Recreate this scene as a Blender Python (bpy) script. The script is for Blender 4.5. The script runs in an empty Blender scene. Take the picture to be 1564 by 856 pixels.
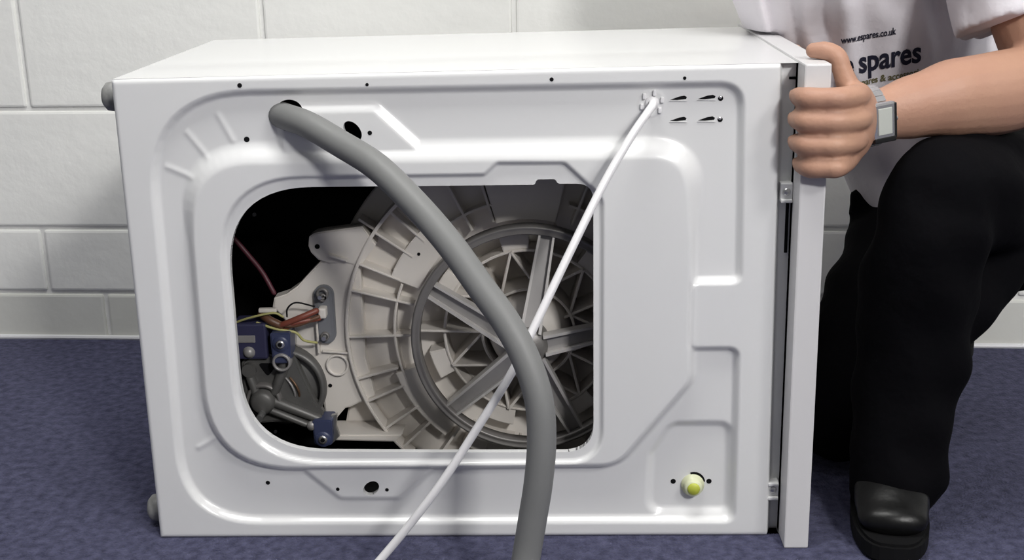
import bpy, bmesh, math, random
import numpy as np
from mathutils import Vector, Matrix
from mathutils.bvhtree import BVHTree
random.seed(7)
S = bpy.context.scene
COL = S.collection
PI = math.pi

# ------------------------------------------------------------------ camera, world, lights, exposure
cam_d = bpy.data.cameras.new('camera'); cam = bpy.data.objects.new('camera', cam_d); COL.objects.link(cam)
cam_d.sensor_fit = 'HORIZONTAL'; cam_d.sensor_width = 36.0; cam_d.lens = 36.0 * 1939.975 / 1564.0
cam_d.clip_start = 0.02
right = Vector((0.9993, 0.0301, -0.0202)).normalized(); fwd = Vector((-0.0346, 0.9595, -0.2794)).normalized()
up = right.cross(fwd).normalized(); right = fwd.cross(up).normalized()
cam.matrix_world = Matrix(((right.x, up.x, -fwd.x, 0.5235), (right.y, up.y, -fwd.y, -1.4926),
                           (right.z, up.z, -fwd.z, 0.7827), (0, 0, 0, 1)))
S.camera = cam
world = bpy.data.worlds.new('room_ambience'); S.world = world; world.use_nodes = True
world.node_tree.nodes['Background'].inputs[0].default_value = (0.97, 0.98, 1.0, 1)
world.node_tree.nodes['Background'].inputs[1].default_value = 0.18

def area(name, loc, target, sx, sy, power, color=(1, 1, 1)):
    d = bpy.data.lights.new(name, 'AREA'); d.shape = 'RECTANGLE'; d.size = sx; d.size_y = sy
    d.energy = power; d.color = color
    o = bpy.data.objects.new(name, d); COL.objects.link(o); o.location = loc
    o.rotation_euler = (Vector(target) - Vector(loc)).to_track_quat('-Z', 'Y').to_euler()
    return o
area('ceiling_panel_light', (1.90, -3.0, 2.45), (0.45, 0.0, 0.4), 0.42, 0.42, 97, (1.0, 0.985, 0.97))
area('ceiling_panel_light', (2.40, -1.9, 2.42), (0.3, 0.3, 0.3), 0.50, 0.50, 30, (1.0, 0.985, 0.965))
area('ceiling_panel_light', (0.30, -0.42, 2.45), (0.30, -0.42, 0), 1.2, 0.6, 33, (1.0, 1.0, 0.97))
vs = S.view_settings
vs.view_transform = 'Standard'; vs.look = 'None'; vs.gamma = 1.0; vs.use_curve_mapping = False; vs.exposure = 0.08

# ------------------------------------------------------------------ materials
def mat(name, color, rough=0.5, metal=0.0, spec=0.5, coat=0.0, noise=None, bump=None, sheen=0.0):
    """noise = (scale, amount, second colour), bump = (scale, strength, detail)"""
    m = bpy.data.materials.new(name); m.use_nodes = True
    nt = m.node_tree; b = nt.nodes['Principled BSDF']
    b.inputs['Base Color'].default_value = (*color, 1); b.inputs['Roughness'].default_value = rough
    b.inputs['Metallic'].default_value = metal; b.inputs['Specular IOR Level'].default_value = spec
    b.inputs['Coat Weight'].default_value = coat; b.inputs['Sheen Weight'].default_value = sheen
    tc = nt.nodes.new('ShaderNodeTexCoord')
    if noise:
        n = nt.nodes.new('ShaderNodeTexNoise'); n.inputs['Scale'].default_value = noise[0]; n.inputs['Detail'].default_value = 6
        nt.links.new(tc.outputs['Object'], n.inputs['Vector'])
        r = nt.nodes.new('ShaderNodeValToRGB'); r.color_ramp.elements[0].position = 0.5 - noise[1]; r.color_ramp.elements[1].position = 0.5 + noise[1]
        r.color_ramp.elements[0].color = (*color, 1); r.color_ramp.elements[1].color = (*noise[2], 1)
        nt.links.new(n.outputs['Fac'], r.inputs['Fac']); nt.links.new(r.outputs['Color'], b.inputs['Base Color'])
    if bump:
        n = nt.nodes.new('ShaderNodeTexNoise'); n.inputs['Scale'].default_value = bump[0]; n.inputs['Detail'].default_value = bump[2] if len(bump) > 2 else 4
        nt.links.new(tc.outputs['Object'], n.inputs['Vector'])
        bp = nt.nodes.new('ShaderNodeBump'); bp.inputs['Strength'].default_value = bump[1]; bp.inputs['Distance'].default_value = 0.004
        nt.links.new(n.outputs['Fac'], bp.inputs['Height']); nt.links.new(bp.outputs['Normal'], b.inputs['Normal'])
    return m
M = {
 'paint': mat('wall_paint', (0.84, 0.84, 0.81), 0.45, noise=(3.0, 0.25, (0.87, 0.87, 0.84)), bump=(26, 0.42, 5)),
 'plinth': mat('plinth_paint', (0.66, 0.66, 0.61), 0.4, noise=(4.0, 0.25, (0.70, 0.70, 0.66)), bump=(30, 0.25, 5)),
 'joint': mat('joint_paint', (0.76, 0.76, 0.74), 0.55, bump=(60, 0.4)),
 'bead': mat('sealant_bead', (0.72, 0.72, 0.74), 0.4),
 'carpet': mat('blue_carpet', (0.034, 0.035, 0.070), 0.95, spec=0.1, noise=(75, 0.20, (0.088, 0.090, 0.158)), bump=(260, 1.0, 4), sheen=0.05),
 'ceiling': mat('ceiling_paint', (0.8, 0.8, 0.8), 0.8),
 'enamel': mat('white_enamel', (0.71, 0.71, 0.715), 0.27, spec=0.5, coat=0.25, noise=(5, 0.3, (0.72, 0.72, 0.715))),
 'laminate': mat('white_laminate', (0.64, 0.63, 0.635), 0.42),
 'shade_and_wire_black': mat('inside_shade_wire_black', (0.012, 0.012, 0.013), 0.85, spec=0.2),  # shade of the unlit cabinet inside put into the colour; black wire shares it
 'black': mat('black_void', (0.006, 0.006, 0.007), 0.8, spec=0.1),  # colour also stands in for the dark inside holes, slots and windows
 'hose': mat('grey_hose', (0.185, 0.187, 0.184), 0.5, spec=0.35),
 'cable': mat('white_cable', (0.76, 0.75, 0.76), 0.35),
 'plastic': mat('ivory_tub_plastic', (0.66, 0.62, 0.57), 0.42, spec=0.4, noise=(9, 0.3, (0.72, 0.68, 0.63))),
 'dark_alu': mat('dull_aluminium', (0.17, 0.16, 0.155), 0.42, metal=0.35, noise=(25, 0.3, (0.23, 0.22, 0.21))),
 'spoke': mat('spoke_aluminium', (0.30, 0.29, 0.285), 0.4, metal=0.3, noise=(25, 0.3, (0.38, 0.365, 0.355))),
 'flange': mat('pale_spoke_edge', (0.55, 0.53, 0.51), 0.35, metal=0.2),
 'motor': mat('motor_casting', (0.10, 0.098, 0.094), 0.45, metal=0.3, noise=(30, 0.3, (0.15, 0.147, 0.14))),
 'blue': mat('blue_plastic', (0.045, 0.055, 0.115), 0.4),
 'navy': mat('navy_plastic', (0.035, 0.035, 0.08), 0.45),
 'copper': mat('copper_winding', (0.17, 0.10, 0.06), 0.4, metal=0.6),
 'steel': mat('steel', (0.55, 0.55, 0.55), 0.3, metal=0.9),
 'bright': mat('bright_steel', (0.78, 0.77, 0.77), 0.25, metal=0.9),
 'rubber': mat('grey_rubber', (0.17, 0.175, 0.19), 0.55),
 'foot': mat('grey_foot', (0.20, 0.20, 0.195), 0.5, noise=(90, 0.2, (0.32, 0.32, 0.31))),
 'red': mat('red_wire', (0.20, 0.055, 0.035), 0.45), 'brown': mat('brown_wire', (0.12, 0.055, 0.03), 0.45),
 'yellow': mat('yellow_wire', (0.42, 0.40, 0.16), 0.45), 'maroon': mat('maroon_wire', (0.085, 0.02, 0.03), 0.5),
 'lime': mat('lime_plastic', (0.46, 0.50, 0.06), 0.45), 'lime_pale': mat('pale_lime_plastic', (0.66, 0.68, 0.46), 0.4),
 'skin': mat('skin', (0.42, 0.228, 0.163), 0.5, spec=0.35, noise=(14, 0.3, (0.47, 0.275, 0.185)), bump=(220, 0.12)),
 'nail': mat('fingernail', (0.55, 0.34, 0.28), 0.3),
 'shirt': mat('white_shirt_cloth', (0.80, 0.77, 0.81), 0.85, spec=0.2, bump=(70, 0.25)),
 'trousers': mat('black_trouser_cloth', (0.0032, 0.0031, 0.0040), 0.9, spec=0.06, bump=(45, 0.5)),
 'leather': mat('black_leather', (0.0045, 0.0045, 0.0045), 0.36, spec=0.3, bump=(60, 0.15)),
 'sole': mat('black_rubber_sole', (0.005, 0.005, 0.0055), 0.75, spec=0.15),
 'ink': mat('navy_print', (0.012, 0.013, 0.032), 0.7), 'ink_olive': mat('olive_print', (0.16, 0.145, 0.06), 0.7),
 'dial': mat('pale_watch_dial', (0.50, 0.52, 0.48), 0.3), 'watch_black': mat('black_watch_rim', (0.012, 0.012, 0.012), 0.3),
 'hair': mat('brown_hair', (0.05, 0.035, 0.025), 0.6, bump=(120, 0.8)), 'eye_white': mat('eye_white', (0.8, 0.8, 0.78), 0.2),
 'iris': mat('iris', (0.06, 0.09, 0.11), 0.2),
}

# ------------------------------------------------------------------ mesh helpers
ORG = {}
def obj(name, vf, m, parent=None, smooth=False, matrix=None):
    """vf = (verts, faces) in world metres, or an existing Mesh; children are kept relative to their root's base"""
    if isinstance(vf, bpy.types.Mesh): me = vf
    else:
        v, f = vf
        o0 = ORG.get(parent.name, Vector()) if parent else Vector()
        me = bpy.data.meshes.new(name); me.from_pydata([tuple(Vector(p) - o0) for p in v], [], f); me.validate(); me.update()
    if m and not me.materials: me.materials.append(m)
    if smooth: me.polygons.foreach_set('use_smooth', [True] * len(me.polygons))
    o = bpy.data.objects.new(name, me); COL.objects.link(o)
    if parent: o.parent = parent; ORG[o.name] = ORG.get(parent.name, Vector())
    if matrix is not None: o.matrix_local = matrix
    return o
def thing(name, label, cat, loc, group=None):
    o = bpy.data.objects.new(name, None); COL.objects.link(o); o.location = loc; o.empty_display_size = 0.05
    o['label'] = label; o['category'] = cat
    if group: o['group'] = group
    ORG[o.name] = Vector(loc); return o
def tag(o, label, cat, group=None):
    o['label'] = label; o['category'] = cat
    if group: o['group'] = group
    return o
def joinvf(parts):
    V, F = [], []
    for v, f in parts:
        n = len(V); V += [tuple(p) for p in v]; F += [[i + n for i in q] for q in f]
    return V, F
def box(x0, x1, y0, y1, z0, z1, bev=0.0, seg=2):
    bm = bmesh.new(); bmesh.ops.create_cube(bm, size=1.0)
    for v in bm.verts: v.co = Vector(((x0 + x1) / 2 + v.co.x * (x1 - x0), (y0 + y1) / 2 + v.co.y * (y1 - y0), (z0 + z1) / 2 + v.co.z * (z1 - z0)))
    if bev > 0: bmesh.ops.bevel(bm, geom=bm.edges[:], offset=bev, segments=seg, affect='EDGES', profile=0.6)
    r = from_bm(bm); return r
def from_bm(bm):
    bm.verts.index_update()
    v = [tuple(x.co) for x in bm.verts]; f = [[q.index for q in p.verts] for p in bm.faces]; bm.free(); return v, f
def xf(vf, mtx):
    return [tuple(mtx @ Vector(p)) for p in vf[0]], vf[1]
def prism(pts, y0, y1, bev=0.0):
    """outline in (x, z), pulled from y0 (front) to y1 (back)"""
    bm = bmesh.new(); vs_ = [bm.verts.new((p[0], y0, p[1])) for p in pts]; f = bm.faces.new(vs_)
    r = bmesh.ops.extrude_face_region(bm, geom=[f])
    for e in r['geom']:
        if isinstance(e, bmesh.types.BMVert): e.co.y = y1
    bmesh.ops.recalc_face_normals(bm, faces=bm.faces[:])
    if bev > 0:
        ed = [e for e in bm.edges if all(abs(v.co.y - y0) < 1e-6 for v in e.verts)]
        bmesh.ops.bevel(bm, geom=ed, offset=bev, segments=2, affect='EDGES')
    return from_bm(bm)
def crom(pts, n=8):
    P = [Vector(p) for p in pts]; P = [P[0] * 2 - P[1]] + P + [P[-1] * 2 - P[-2]]; out = []
    for i in range(1, len(P) - 2):
        for k in range(n):
            t = k / n; a, b, c, d = P[i - 1:i + 3]
            out.append(0.5 * ((2 * b) + (c - a) * t + (2 * a - 5 * b + 4 * c - d) * t * t + (3 * b - a - 3 * c + d) * t ** 3))
    out.append(P[-2]); return out
def tube(pts, r, seg=12, up=(0, 0, 1), ends='flat', flat=None):
    """r: number, list of numbers or list of (r_up, r_side)"""
    P = [Vector(p) for p in pts]; n = len(P); V, F = [], []
    if not isinstance(r, (list, tuple)): r = [r] * n
    T = [(P[min(i + 1, n - 1)] - P[max(i - 1, 0)]).normalized() for i in range(n)]
    u = Vector(up); u = (u - T[0] * u.dot(T[0])).normalized()
    def ring(c, t, u, a, b):
        s = t.cross(u); k = len(V)
        for j in range(seg):
            th = 2 * PI * j / seg; V.append(tuple(c + u * (a * math.cos(th)) + s * (b * math.sin(th))))
        return k
    rings = []
    for i in range(n):
        u = (u - T[i] * u.dot(T[i]))
        u = u.normalized() if u.length > 1e-6 else T[i].orthogonal().normalized()
        a, b = r[i] if isinstance(r[i], (list, tuple)) else (r[i], r[i])
        if ends == 'round' and i == 0:
            for q in (0.28, 0.62, 0.88): rings.append(ring(P[0] - T[0] * (min(a, b) * math.sqrt(1 - q * q)), T[0], u, a * q, b * q))
        rings.append(ring(P[i], T[i], u, a, b))
        if ends == 'round' and i == n - 1:
            for q in (0.88, 0.62, 0.28): rings.append(ring(P[i] + T[i] * (min(a, b) * math.sqrt(1 - q * q)), T[i], u, a * q, b * q))
    for k0, k1 in zip(rings, rings[1:]):
        for j in range(seg): F.append([k0 + j, k0 + (j + 1) % seg, k1 + (j + 1) % seg, k1 + j])
    F.append([rings[0] + j for j in range(seg)][::-1]); F.append([rings[-1] + j for j in range(seg)])
    return V, F
def lerp_r(r, n):
    """radius list stretched to the points of crom(...)"""
    k = len(r) - 1; out = []
    for i in range(k * n + 1):
        t = i / n; j = min(int(t), k - 1); f = t - j; a, b = r[j], r[j + 1]
        f = f * f * (3 - 2 * f)
        out.append((a[0] * (1 - f) + b[0] * f, a[1] * (1 - f) + b[1] * f) if isinstance(a, tuple) else a * (1 - f) + b * f)
    return out
def limb(pts, radii, n=6, seg=18, up=(0, 0, 1)):
    return tube(crom(pts, n), lerp_r(radii, n), seg, up, 'round')
def lathe(profile, seg=48, axis='y', c=(0, 0, 0), a0=0.0, a1=2 * PI):
    """profile of (radius, along axis) pairs, closed as open surface"""
    full = abs(a1 - a0 - 2 * PI) < 1e-6; n = seg if full else seg + 1; V, F = [], []
    for i in range(n):
        th = a0 + (a1 - a0) * i / seg
        for r, h in profile:
            if axis == 'y': V.append((c[0] + r * math.cos(th), c[1] + h, c[2] + r * math.sin(th)))
            elif axis == 'x': V.append((c[0] + h, c[1] + r * math.cos(th), c[2] + r * math.sin(th)))
            else: V.append((c[0] + r * math.cos(th), c[1] + r * math.sin(th), c[2] + h))
    k = len(profile)
    for i in range(seg):
        a = i * k; b = ((i + 1) % n) * k
        for j in range(k - 1): F.append([a + j, a + j + 1, b + j + 1, b + j])
    return V, F
def fix(vf):
    bm = bmesh.new(); vv = [bm.verts.new(p) for p in vf[0]]
    for f in vf[1]:
        try: bm.faces.new([vv[i] for i in f])
        except ValueError: pass
    bmesh.ops.remove_doubles(bm, verts=bm.verts[:], dist=1e-5); bmesh.ops.recalc_face_normals(bm, faces=bm.faces[:])
    return from_bm(bm)
def remesh(parts, voxel, smooth_it=4, factor=0.5):
    me = bpy.data.meshes.new('tmp'); v, f = joinvf(parts); me.from_pydata(v, [], f); me.update()
    o = bpy.data.objects.new('tmp', me); COL.objects.link(o)
    md = o.modifiers.new('r', 'REMESH'); md.mode = 'VOXEL'; md.voxel_size = voxel
    if smooth_it:
        sm = o.modifiers.new('s', 'SMOOTH'); sm.iterations = smooth_it; sm.factor = factor
    dg = bpy.context.evaluated_depsgraph_get(); ev = o.evaluated_get(dg); m2 = ev.to_mesh()
    n = len(m2.vertices); co = np.empty(n * 3); m2.vertices.foreach_get('co', co); co = co.reshape(-1, 3)
    F = [list(p.vertices) for p in m2.polygons]
    ev.to_mesh_clear(); bpy.data.objects.remove(o); bpy.data.meshes.remove(me)
    return co, F
def ellipsoid(c, r, seg=20, rings=12, rot=None):
    V, F = [], []; c = Vector(c)
    for i in range(rings + 1):
        ph = PI * i / rings
        for j in range(seg):
            th = 2 * PI * j / seg
            p = Vector((r[0] * math.sin(ph) * math.cos(th), r[1] * math.sin(ph) * math.sin(th), r[2] * math.cos(ph)))
            V.append(tuple(c + (rot @ p if rot else p)))
    for i in range(rings):
        for j in range(seg): F.append([i * seg + j, i * seg + (j + 1) % seg, (i + 1) * seg + (j + 1) % seg, (i + 1) * seg + j])
    return fix((V, F))
def struct(o): o['kind'] = 'structure'; return o

# ------------------------------------------------------------------ the room
struct(obj('floor', box(-3.2, 3.6, -4.8, 1.6, -0.06, 0.0), M['carpet']))
PSI, WD = 0.0566, 0.7947                              # the wall stands a little askew to the machine
wall = struct(obj('wall_back', box(-2.6, 3.0, 0.0055, 0.13, 0.0, 2.5), M['joint']))
wall.location = (WD * math.sin(PSI), WD * math.cos(PSI), 0); wall.rotation_euler = (0, 0, -PSI)
ORG[wall.name] = Vector()
rows = [(0.0, 0.094, -0.388, 'plinth'), (0.094, 0.2215, -0.498, 'paint'), (0.2215, 0.4475, -0.272, 'paint')]
z = 0.4475; k = 0
while z < 2.3:
    rows.append((z, min(z + 0.225, 2.5), -0.4925 if k % 2 == 0 else -0.272, 'paint')); z += 0.225; k += 1
cache = {}
for z0, z1, x0, mk in rows:
    for i in range(-5, 8):
        a = x0 + 0.4515 * i; b = a + 0.4515
        if b < -2.5 or a > 2.9: continue
        j = 0.0042; key = (round(z1 - z0, 4), mk)
        if key not in cache:
            bm_vf = box(j, 0.4515 - j, 0.0, 0.09, j if z0 > 0 else 0.001, z1 - z0 - j, 0.0045, 2)
            me = bpy.data.meshes.new('block'); me.from_pydata(*[bm_vf[0], [], bm_vf[1]]); me.materials.append(M[mk]); cache[key] = me
        o = bpy.data.objects.new('block', cache[key]); COL.objects.link(o); o.parent = wall
        o.location = (a, random.uniform(-0.0006, 0.0006), z0)
bead = struct(obj('trim_1', tube([(-2.5, -0.001, 0.0035), (2.9, -0.001, 0.0035)], 0.005, 8), M['bead']))
bead.location = wall.location; bead.rotation_euler = wall.rotation_euler
struct(obj('ceiling', box(-3.2, 3.6, -4.8, 1.6, 2.52, 2.6), M['ceiling']))

# ------------------------------------------------------------------ washing machine lying on its side
WM = thing('washing_machine', 'white washing machine lying on its side with its rear access opening uncovered', 'washing machine', (0.42, 0.0, 0.0))
def Hm(x): return 0.600 + 0.0075 * x
DEP = 0.48

def fillet(pts, n=8):
    """closed outline of (x, z, radius) corners -> dense points"""
    out = []; N = len(pts)
    for i in range(N):
        p = Vector(pts[i][:2]); a = Vector(pts[i - 1][:2]); b = Vector(pts[(i + 1) % N][:2]); r = pts[i][2]
        u = (a - p); v = (b - p); lu, lv = u.length, v.length; u.normalize(); v.normalize()
        if r <= 0: out.append(tuple(p)); continue
        ang = math.acos(max(-1, min(1, u.dot(v)))); d = min(r / math.tan(ang / 2), lu * 0.49, lv * 0.49)
        p0, p1 = p + u * d, p + v * d
        for k in range(n + 1):
            t = k / n; q = p0 * (1 - t) ** 2 + p * 2 * t * (1 - t) * 0.98 + p1 * t * t
            q = p0 * (1 - t) ** 2 + p * (2 * t * (1 - t)) + p1 * t * t
            out.append((q.x, q.y))
    return out
def sdf(poly, X, Z):
    """signed distance, negative inside"""
    d = np.full(X.shape, 1e9); ins = np.zeros(X.shape, bool); n = len(poly)
    for i in range(n):
        ax, az = poly[i - 1]; bx, bz = poly[i]; ex, ez = bx - ax, bz - az; L = ex * ex + ez * ez
        if L < 1e-14: continue
        wx, wz = X - ax, Z - az; t = np.clip((wx * ex + wz * ez) / L, 0, 1)
        d = np.minimum(d, (wx - ex * t) ** 2 + (wz - ez * t) ** 2)
        c = ((az <= Z) & (bz > Z)) | ((bz <= Z) & (az > Z))
        if ez != 0: ins ^= c & (X < ax + (Z - az) * ex / ez)
    d = np.sqrt(d); return np.where(ins, -d, d)
def stp(d, w, bias=0.0):
    t = np.clip((w / 2 - d + bias) / w, 0, 1); return t * t * (3 - 2 * t)
def seg_d(X, Z, a, b):
    ex, ez = b[0] - a[0], b[1] - a[1]; t = np.clip(((X - a[0]) * ex + (Z - a[1]) * ez) / (ex * ex + ez * ez), 0, 1)
    return np.hypot(X - a[0] - ex * t, Z - a[1] - ez * t)
OUTER = fillet([(0.040, 0.5815, 0.125), (0.743, 0.5825, 0.028), (0.747, 0.343, 0.010), (0.688, 0.343, 0.010), (0.688, 0.255, 0.010), (0.747, 0.255, 0.012),
                (0.748, 0.022, 0.012), (0.035, 0.024, 0.10)], 12)
PLAT = fillet([(0.078, 0.510, 0.085), (0.690, 0.510, 0.055), (0.692, 0.213, 0.035), (0.600, 0.098, 0.05), (0.073, 0.096, 0.115)], 12)
LIP = fillet([(0.117, 0.480, 0.105), (0.440, 0.480, 0.006), (0.455, 0.494, 0.006), (0.535, 0.493, 0.010), (0.580, 0.450, 0.025), (0.579, 0.106, 0.045), (0.117, 0.109, 0.11)], 12)
OPEN = fillet([(0.123, 0.468, 0.108), (0.499, 0.4665, 0.002), (0.502, 0.473, 0.002), (0.524, 0.473, 0.002), (0.527, 0.4675, 0.003), (0.5695, 0.467, 0.034),
               (0.569, 0.118, 0.040), (0.123, 0.122, 0.108)], 14)
BOSS1 = fillet([(0.195, 0.563, 0.01), (0.312, 0.563, 0.014), (0.372, 0.505, 0.01), (0.372, 0.47, 0.0), (0.195, 0.47, 0.0)])
BOSS2 = fillet([(0.196, 0.092, 0.006), (0.240, 0.0515, 0.014), (0.318, 0.0515, 0.014), (0.362, 0.092, 0.006), (0.362, 0.13, 0.0), (0.196, 0.13, 0.0)])
DEEP = fillet([(0.640, 0.030, 0.02), (0.643, 0.112, 0.02), (0.668, 0.152, 0.02), (0.742, 0.152, 0.016), (0.744, 0.030, 0.010)])
def relief(X, Z):
    """how far the pressed sheet stands out towards the back of the machine"""
    rec = stp(sdf(OUTER, X, Z), 0.0095)
    d = sdf(PLAT, X, Z); wide = np.clip((Z - 0.40) / 0.08, 0, 1)
    p = stp(d, 0.014 + 0.014 * wide, 0.0)
    b1 = stp(sdf(BOSS1, X, Z), 0.014) * 0.0075; b2 = stp(sdf(BOSS2, X, Z), 0.010) * 0.0060
    h = -0.0095 * rec + np.maximum(np.maximum(p * 0.0150, b1), b2) * np.maximum(rec, 0.30)
    h += -0.0060 * stp(sdf(LIP, X, Z), 0.0050)
    h += -0.0065 * stp(sdf(DEEP, X, Z), 0.013)
    for a, b in (((0.083, 0.534), (0.105, 0.504)), ((0.122, 0.555), (0.137, 0.524)), ((0.055, 0.493), (0.084, 0.480)), ((0.060, 0.125), (0.086, 0.140))):
        h += 0.0030 * stp(seg_d(X, Z, a, b), 0.014, 0.0)
    h += -0.018 * stp(0.7920 - X + 0.003 * (Z - 0.3) / 0.3 * -1, 0.007)
    cab = np.hypot(X - 0.639, Z - 0.561); h += 0.0022 * stp(np.abs(cab - 0.014), 0.006)
    # gentle buckles of thin sheet steel
    h += 0.0005 * np.sin(X * 17 + 1.3) * np.sin(Z * 13 + 0.4)
    e = np.minimum(np.minimum(X + 0.0005, Z + 0.0005), (0.600 + 0.0075 * X) - Z + 0.0005)
    q = np.clip(1 - e / 0.0055, 0, 1); h -= 0.0055 * (1 - np.sqrt(np.maximum(0, 1 - q * q)))
    return h
def ell(X, Z, c, a, b, ang):
    ca, sa = math.cos(ang), math.sin(ang); x, z_ = X - c[0], Z - c[1]
    u, v = (x * ca + z_ * sa) / a, (-x * sa + z_ * ca) / b
    return (np.hypot(u, v) - 1) * min(a, b)
def holes(X, Z):
    d = sdf(OPEN, X, Z)
    d = np.minimum(d, np.hypot(X - 0.2080, Z - 0.5535) - 0.0185)
    d = np.minimum(d, ell(X, Z, (0.2835, 0.5345), 0.0135, 0.0088, math.radians(-52)))
    d = np.minimum(d, ell(X, Z, (0.2815, 0.0680), 0.0118, 0.0086, math.radians(42)))
    return d
def build_panel():
    nx, nz = 405, 301
    gx = np.linspace(0, 0.810, nx); gt = np.linspace(0, 1, nz)
    X, Tt = np.meshgrid(gx, gt, indexing='ij'); Z = Tt * (0.600 + 0.0075 * X)
    h = relief(X, Z); d = holes(X, Z)
    keep = d > 0; idx = -np.ones(X.shape, int); idx[keep] = np.arange(keep.sum())
    V = [tuple(p) for p in np.stack([X[keep], -h[keep], Z[keep]], -1)]
    F = []; full = keep[:-1, :-1] & keep[1:, :-1] & keep[1:, 1:] & keep[:-1, 1:]
    I, J = np.nonzero(full)
    F += np.stack([idx[I, J], idx[I + 1, J], idx[I + 1, J + 1], idx[I, J + 1]], -1).tolist()
    anyk = keep[:-1, :-1] | keep[1:, :-1] | keep[1:, 1:] | keep[:-1, 1:]
    cut = {}; rim = []
    def cp(a, b):
        k = (min(a, b), max(a, b))
        if k not in cut:
            t = d[a] / (d[a] - d[b]); L = lambda A: A[a] * (1 - t) + A[b] * t
            cut[k] = len(V); V.append((L(X), -L(h), L(Z)))
        return cut[k]
    for i, j in zip(*np.nonzero(anyk & ~full)):
        c = [(i, j), (i + 1, j), (i + 1, j + 1), (i, j + 1)]; poly = []; cuts = []
        for q in range(4):
            a, b = c[q], c[(q + 1) % 4]
            if keep[a]: poly.append(idx[a])
            if keep[a] != keep[b]: k = cp(a, b); poly.append(k); cuts.append(k)
        if len(poly) >= 3: F.append([int(q) for q in poly])
        if len(cuts) == 2: rim.append(cuts)
    m = {}
    def back(k, dy):
        if (k, dy) not in m: m[(k, dy)] = len(V); p = V[k]; V.append((p[0], p[1] + dy, p[2]))
        return m[(k, dy)]
    for a, b in rim: F.append([back(a, 0.0), back(b, 0.0), back(b, 0.009), back(a, 0.009)])
    return V, F
panel = obj('rear_panel', build_panel(), M['enamel'], WM, smooth=True)

# cabinet shell (side plate on top, base plate on the left) and inner walls coloured dark as if unlit
def shell(i, y0, y1, closed_right):
    xa, xb = i, 0.808 - i; P = []
    for y in (y0, y1):
        P += [(xa, y, i), (xb, y, i), (xb, y, Hm(xb) - i), (xa, y, Hm(xa) - i)]
    F = [[0, 1, 5, 4], [3, 7, 6, 2], [0, 4, 7, 3], [4, 5, 6, 7]] + ([[1, 2, 6, 5]] if closed_right else [])
    return P, F
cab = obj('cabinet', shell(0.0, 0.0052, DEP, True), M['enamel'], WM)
obj('shaded_inside', shell(0.004, 0.02, DEP - 0.004, True), M['shade_and_wire_black'], cab)
# worktop, now standing upright at the right
obj('worktop', box(0.808, 0.8385, -0.0345, 0.505, -0.0012 + 0.0014, 0.609, 0.0022, 2), M['laminate'], WM)
# feet on the base plate
for y, zz in ((0.045, 0.5745), (0.045, 0.0225), (0.43, 0.5745), (0.43, 0.0225)):
    ft = obj('foot', fix(lathe([(0, -0.026), (0.012, -0.0255), (0.0172, -0.021), (0.0182, -0.014), (0.0175, -0.007), (0.012, -0.0065), (0.012, -0.004), (0, -0.004)], 28, 'x', (0, y, zz))), M['foot'], WM, smooth=True)
    obj('foot_stem', fix(lathe([(0, -0.005), (0.007, -0.005), (0.007, 0.001), (0, 0.001)], 16, 'x', (0, y, zz))), M['black'], ft)
# small fixing holes (thin black discs whose colour gives the dark inside)
def yp(x, z_): return float(-relief(np.array([[x]]), np.array([[z_]]))[0, 0])
def disc(x, z_, r, dy=-0.0004, seg=16, asp=1.0):
    y = yp(x, z_)
    return fix(lathe([(0, 0.0), (r * 0.8, 0.0), (r, dy * -1 + dy), (r * 1.02, 0.003)], seg, 'y', (x, y + dy, z_)))
for x, z_, r in ((0.153, 0.591, 0.0028), (0.154, 0.525, 0.0034), (0.304, 0.5895, 0.002), (0.521, 0.592, 0.0024), (0.676, 0.591, 0.002), (0.158, 0.434, 0.0022), (0.146, 0.074, 0.0028),
                 (0.304, 0.532, 0.0027), (0.238, 0.067, 0.0024), (0.302, 0.066, 0.0024), (0.672, 0.070, 0.0034), (0.718, 0.070, 0.0034), (0.163, 0.149, 0.002)):
    obj('screw_hole', disc(x, z_, r), M['black'], panel)
# four vent slots with bent tongues and the two little round ones
for x0, x1, z_ in ((0.6605, 0.680, 0.5665), (0.693, 0.7135, 0.567), (0.6605, 0.680, 0.5415), (0.6935, 0.7135, 0.5415)):
    y = yp((x0 + x1) / 2, z_)
    pts = [(x0, z_ - 0.0018), (x0 + 0.008, z_ - 0.0022), (x1 - 0.001, z_ - 0.0012), (x1, z_ + 0.0012), (x1 - 0.003, z_ + 0.0028), (x0 + 0.011, z_ + 0.0020), (x0 + 0.004, z_ - 0.0004)]
    s_ = obj('vent_slot', prism(pts, y - 0.0004, y + 0.003), M['black'], panel)
    obj('tongue', prism([(x0 - 0.001, z_ - 0.0032), (x1, z_ - 0.0040), (x1, z_ - 0.0030), (x0 + 0.002, z_ - 0.0022)], y - 0.0012, y + 0.001), M['enamel'], s_)
for x, z_ in ((0.7195, 0.566), (0.7195, 0.541)):
    s_ = obj('clip_hole', disc(x, z_ - 0.0005, 0.0031), M['black'], panel)
    obj('clip_pin', ellipsoid((x - 0.0004, yp(x, z_) - 0.0008, z_ + 0.0010), (0.0022, 0.0012, 0.0018), 10, 6), M['bright'], s_, smooth=True)
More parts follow.
